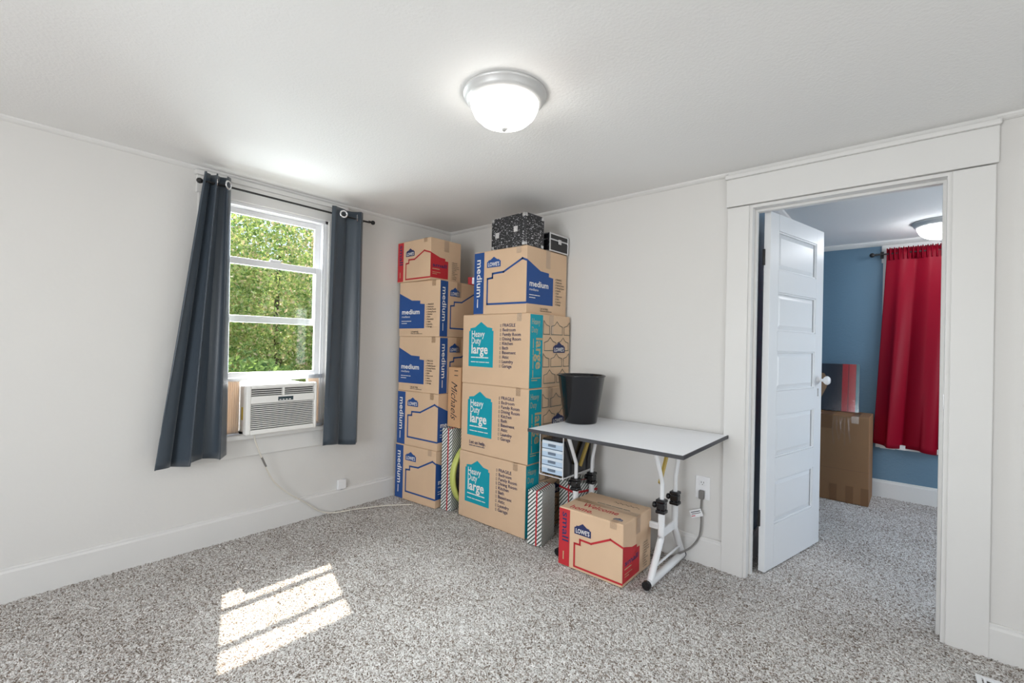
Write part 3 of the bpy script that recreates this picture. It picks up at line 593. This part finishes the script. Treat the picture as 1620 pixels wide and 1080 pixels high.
for z_ in (0, .078, .117): MB().rbox((.143, -.001, z_), (.1525, .226, z_ + .01), .002).rbox((-.001, -.0025, z_), (.151, .006, z_ + .01), .002).build('edge_profile', chrome_m, fcse)
lt = MB().rbox((.1515, .095, .058), (.157, .13, .092), .002).build('latch', chrome_m, fcse)

# ---------------------------------------------------------------- table
tb = empty('folding_table', (1.965, -.36, 0)); tag(tb, 'white topped adjustable table with black edge and white legs', 'table')
def tp(name, mb, m):
    for i, v in enumerate(mb.v): mb.v[i] = (v[0] - 1.965, v[1] + .36, v[2])
    return mb.build(name, m, tb)
tp('tabletop', MB().box((1.520, -.70, .748), (2.408, -.022, .766)), lam_m)
for (a, b_) in (((1.515, -.705, .7475), (2.413, -.70, .7655)), ((1.515, -.022, .7475), (2.413, -.017, .7655)), ((1.515, -.70, .7475), (1.520, -.022, .7655)), ((2.408, -.70, .7475), (2.413, -.022, .7655))): tp('edge_band', MB().box(a, b_), blkedge_m)
for fx in (1.62, 2.17):
    for (sg, y0, yt, yf) in ((1, -.345, -.46, -.475), (-1, -.155, -.06, -.03)):
        tp('upper_leg', MB().tube([(fx, yt, .742), (fx, yt + sg * .02, .70), (fx, y0 - sg * .012, .54), (fx, y0, .50), (fx, y0, .36)], .0115, 12, sub=3), steel_m)
        lm = MB(); lm.tube([(fx, y0, .375), (fx, y0, .24), (fx, y0 - sg * .012, .20), (fx, yf, .035)], .0185, 8, sub=3); tp('lower_leg', lm, steel_m)
        cl_ = MB(); cl_.rbox((fx - .026, y0 - .026, .352), (fx + .026, y0 + .026, .372), .006); cl_.rbox((fx - .023, y0 - .023, .372), (fx + .023, y0 + .023, .41), .006); cl_.rbox((fx - .026, y0 - .026, .41), (fx + .026, y0 + .026, .428), .006)
        X = Matrix.Translation((fx - .026, y0 - .005, .392)) @ Matrix.Rotation(R(-90), 4, 'Y'); cl_.lathe([(0, .02), (.014, .02), (.017, .014), (.017, .006), (.008, 0)], 14, X=X); tp('height_clamp', cl_, blk_m)
    fo = MB(); fo.tube([(fx, -.512, .027), (fx, -.025, .027)], .021, 12); tp('foot_bar', fo, steel_m)
    tp('foot_cap', MB().tube([(fx, -.527, .027), (fx, -.508, .027)], .023, 12), blk_m); tp('foot_cap', MB().tube([(fx, -.028, .027), (fx, -.020, .027)], .0225, 12), blk_m)
    cp = MB(); cp.rbox((fx - .006, -.345, .215), (fx + .006, -.155, .262), .003); tp('gusset_plate', cp, steel_m)
    tp('brace_rod', MB().tube([(fx, -.42, .09), (fx, -.08, .09)], .007, 8), steel_m)
    tp('tilt_brace', MB().box((-.006, -.013, -.10), (.006, .013, .10), X=Matrix.Translation((fx + (.002 if fx < 2 else -.03), -.25, .58)) @ Matrix.Rotation(R(-33), 4, 'X')), brass_m)
    tp('top_rail', MB().box((fx - .012, -.60, .732), (fx + .012, -.06, .748)), steel_m)
tp('stretcher', MB().rbox((1.626, -.262, .222), (2.164, -.238, .256), .005), steel_m)
# wire basket under the table, drawer unit inside
wb = empty('wire_basket', (1.515, -.30, .44)); tag(wb, 'white wire basket hanging under the left end of the table', 'basket')
for x in (-.088, .088):
    for y in (-.165, .20):
        MB().tube([(x, y, 0), (x, y, .285), (max(x, .03), y, .3015)], .003, 6).build('wire', steel_m, wb)
    MB().tube([(x, -.165, 0), (x, .20, 0)], .003, 6).build('wire', steel_m, wb)
for y in (-.165, -.10, -.04, .02, .08, .14, .20): MB().tube([(-.088, y, 0), (.088, y, 0)], .003, 6).build('wire', steel_m, wb)
du = empty('drawer_organizer', (1.4335, -.455, .4435)); tag(du, 'small clear drawer organizer in black frame under the table', 'organizer')
MB().box((0, .012, 0), (.163, .32, .006)).box((0, .012, .214), (.163, .32, .22)).box((0, .012, .006), (.005, .32, .214)).box((.158, .012, .006), (.163, .32, .214)).box((.005, .31, .006), (.158, .32, .214)).build('black_frame', blk_m, du)
drw_m = mat('frosted_drawer_plastic', (.52, .66, .82), .22, coat=.3); pull_m = mat('smoky_drawer_pull', (.16, .21, .28), .3)
for k in range(4):
    z0 = .009 + k * .051; dw = MB().rbox((.002, -.002, z0), (.161, .011, z0 + .048), .003).box((.007, .011, z0), (.156, .25, z0 + .003)).build('drawer', drw_m, du)
    MB().rbox((.004, -.004, z0 + .030), (.159, .0, z0 + .047), .002).build('drawer_lip', mat('pale_drawer_lip', (.74, .82, .90), .25), dw)
    MB().rbox((.052, -.007, z0 + .014), (.108, -.001, z0 + .030), .002).build('pull', pull_m, dw)
# waste bin
bn = MB(); bn.lathe([(0, .004), (.098, .004), (.100, .0), (.103, .006), (.146, .288), (.152, .292), (.153, .298), (.149, .300), (.143, .296), (.099, .010), (0, .010)], 48)
tag(bn.build('waste_bin', blk_m, None, (1.605, -.285, .7665)), 'glossy black round waste bin on the white table', 'bin')

# ---------------------------------------------------------------- outlet, plug, jack, register
ol = empty('outlet_plate', (2.273, 0, .437)); tag(ol, 'white duplex outlet with plugged-in grey cord beside the door casing', 'outlet')
MB().rbox((-.041, -.006, -.066), (.041, 0, .066), .003).build('cover_plate', vinyl_m, ol)
for z_ in (-.027, .027):
    fc_ = MB().rbox((-.017, -.009, z_ - .015), (.017, -.005, z_ + .015), .004).build('receptacle', vinyl_m, ol)
    MB().box((-.008, -.0095, z_), (-.005, -.0088, z_ + .009)).box((.005, -.0095, z_), (.008, -.0088, z_ + .009)).box((-.002, -.0095, z_ - .010), (.002, -.0088, z_ - .005)).build('slots', blkedge_m, fc_)
gc = MB().tube([(2.273, -.02, .375), (2.272, -.025, .32), (2.276, -.03, .24), (2.268, -.035, .16), (2.235, -.05, .10), (2.19, -.075, .06), (2.11, -.12, .02), (1.95, -.15, .008)], .0052, 8, sub=6).build('extension_cord', greyc_m); tag(gc, 'grey cord drooping from the outlet to the carpet', 'cord')
MB().rbox((2.258, -.034, .375), (2.288, -.0095, .425), .006).build('plug', greyc_m, gc)
tg = MB().box((-.035, -.001, -.021), (.035, .001, .021)).build('cord_tag', vinyl_m, gc, (2.252, -.042, .292)); tg.rotation_euler = (0, R(-24), 0)
pt = Print(lambda u, v, e: (u, -.001 - e, v)); pt.fine(-.026, .006, .008, BLACK, .052); pt.fine(-.026, -.003, .006, BLACK, .052); pt.fine(-.03, -.015, .008, RED, .018); pt.build('tag_print', tg)
jk = MB().rbox((0, -.032, -.034), (.026, .032, .034), .004).build('phone_jack', vinyl_m, None, (0, -1.02, .184)); tag(jk, 'small white phone jack box above baseboard by the window', 'jack'); MB().box((.006, -.008, -.0365), (.02, .008, -.0335)).build('socket', acd_m, jk)
fg = empty('floor_register', (3.52, -.27, 0)); tag(fg, 'white metal floor register beside the right door casing', 'vent')
MB().box((-.14, -.06, .001), (.14, -.045, .009)).box((-.14, .045, .001), (.14, .06, .009)).box((-.14, -.045, .001), (-.125, .045, .009)).box((.125, -.045, .001), (.14, .045, .009)).build('frame', vinyl_m, fg)
for k in range(12): MB().box((-.12 + k * .0205, -.045, .001), (-.112 + k * .0205, .045, .007)).build('slat', vinyl_m, fg)

# ---------------------------------------------------------------- blue room things
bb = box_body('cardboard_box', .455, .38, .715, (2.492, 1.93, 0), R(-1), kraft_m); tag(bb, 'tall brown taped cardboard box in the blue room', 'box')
bt_m = mat('brown_tape', (.20, .10, .045), .3)
e = .0028
for u in (.22, .33, .43): tape(bb, ([(u, -e, 0), (u, -e, .14)], (1, 0, 0)), .05, 'brown_tape', bt_m)
MB().box((0, -.001, .27), (.455, .0, .273)).build('crease', bt_m, bb)
tape(bb, ([(.16, -e, .60), (.16, -e, .7172), (.16, .38, .7172)], (1, 0, 0)), .09, 'brown_tape', bt_m)
for k in range(7):
    u = .22 + k * .018; tape(bb, ([(u, -e - .001, .705), (u + .012 * (k % 3 - 1), -.012 - .004 * (k % 2), .60), (u + .02 * (k % 2), -e - .002, .47 + .03 * (k % 4))], (1, 0, 0)), .010, 'loose_clear_tape', wrap_m)
tape(bb, ([(.36, -e, .66), (.36, -e, .718), (.36, .3, .718)], (1, 0, 0)), .05, 'clear_tape', tape_m)
ab = empty('picture_board', (2.51, 2.20, .7225)); tag(ab, 'dark picture board with red stripe wrapped in plastic on the cardboard box', 'picture'); ab.rotation_euler.x = R(-8)
MB().rbox((0, 0, 0), (.345, .025, .42), .002).build('board', mat('board_navy', (.02, .022, .035), .3), ab)
MB().box((.225, -.0012, .0), (.268, 0, .42)).build('red_stripe', redink, ab); MB().box((.272, -.0012, 0), (.322, 0, .42)).build('red_stripe', redink, ab)
MB().box((.324, -.0012, 0), (.345, 0, .42)).build('blue_green_strip', mat('picture_edge', (.06, .22, .25), .4, vary=.5, vscale=30), ab)
MB().add([(0, -.0012, 0), (.05, -.0012, 0), (.07, -.0012, .10), (.11, -.0012, .20), (.125, -.0012, .27), (.09, -.0012, .33), (.0, -.0012, .34)], [tuple(range(7))]).build('tan_patch', mat('tan_print', (.42, .24, .11), .5, vary=.25, vscale=25), ab)
MB().box((-.003, -.006, -.0005), (.348, -.004, .424)).build('plastic_wrap', wrap_m, ab)

# ---------------------------------------------------------------- outdoors
tag(MB().box((-30, -25, -.75), (-.17, 25, -.65)).build('ground', ground_m), 'pale ground outside the window', None, None, 'structure')
def tree(name, cx, cy, zc, rx, ry, rz, n, size, m, label):
    t = empty(name, (cx, cy, -.65)); tag(t, label, 'tree', 'trees outside the window')
    MB().tube([(0, 0, 0), (.05, .04, (zc + .65) * .5), (0, 0, zc + .65), (.1, .0, zc + .65 + rz * .6)], [.10, .07, .05, .02], 10, sub=4).build('trunk', bark_m, t)
    d = rng.normal(size=(n, 3)); d /= np.linalg.norm(d, axis=1)[:, None]; rad = rng.uniform(.45, 1, n) ** .5
    k = rng.integers(0, 26, n); cc = rng.normal(size=(26, 3)); cc /= np.linalg.norm(cc, axis=1)[:, None]
    P = (cc[k] * .62 + d * rad[:, None] * .42) * np.array([rx, ry, rz]); P[:, 2] += zc + .65
    a = rng.normal(size=(n, 3)); a /= np.linalg.norm(a, axis=1)[:, None]; b_ = np.cross(a, rng.normal(size=(n, 3))); b_ /= np.linalg.norm(b_, axis=1)[:, None]
    s_ = size * rng.uniform(.6, 1.25, (n, 1)); V = np.stack([P - a * s_, P - b_ * s_ * .5, P + a * s_, P + b_ * s_ * .5], 1).reshape(-1, 3)
    me = bpy.data.meshes.new('foliage'); me.vertices.add(len(V)); me.vertices.foreach_set('co', V.astype(np.float32).ravel()); me.loops.add(4 * n); me.loops.foreach_set('vertex_index', np.arange(4 * n, dtype=np.int32))
    me.polygons.add(n); me.polygons.foreach_set('loop_start', np.arange(0, 4 * n, 4, dtype=np.int32)); me.update(calc_edges=True); me.materials.append(m)
    o = bpy.data.objects.new('foliage', me); COL.objects.link(o); o.parent = t; o['kind'] = 'stuff'
lfa = leaf_mat('green_leaves', (.13, .27, .06), (.50, .62, .20), (.78, .56, .42)); lfb = leaf_mat('turning_leaves', (.26, .36, .12), (.66, .62, .30), (.80, .50, .38)); lfc = leaf_mat('dark_leaves', (.08, .18, .045), (.34, .48, .13))
tree('leafy_tree', -6.2, .95, 1.75, 1.6, 1.9, 2.2, 30000, .046, lfa, 'green leafy tree straight outside the window')
tree('leafy_tree', -9.9, 4.4, 2.2, 1.9, 2.2, 2.7, 24000, .06, lfb, 'tree with reddish turning leaves right of the green one')
tree('leafy_tree', -9.9, -.3, 2.2, 1.9, 2.3, 2.7, 24000, .06, lfb, 'tree with reddish turning leaves left of the green one')
tree('shrub', -3.7, 2.35, .2, .75, 1.1, .85, 9000, .04, lfc, 'dark low shrub in front of the trees, right')
tree('shrub', -3.7, -.55, .2, .75, 1.1, .85, 9000, .04, lfc, 'dark low shrub in front of the trees, left')
tree('leafy_tree', -14.5, 2.0, 3.0, 2.2, 6.5, 4.2, 30000, .09, lfc, 'broad dark tree closing the view behind the others')
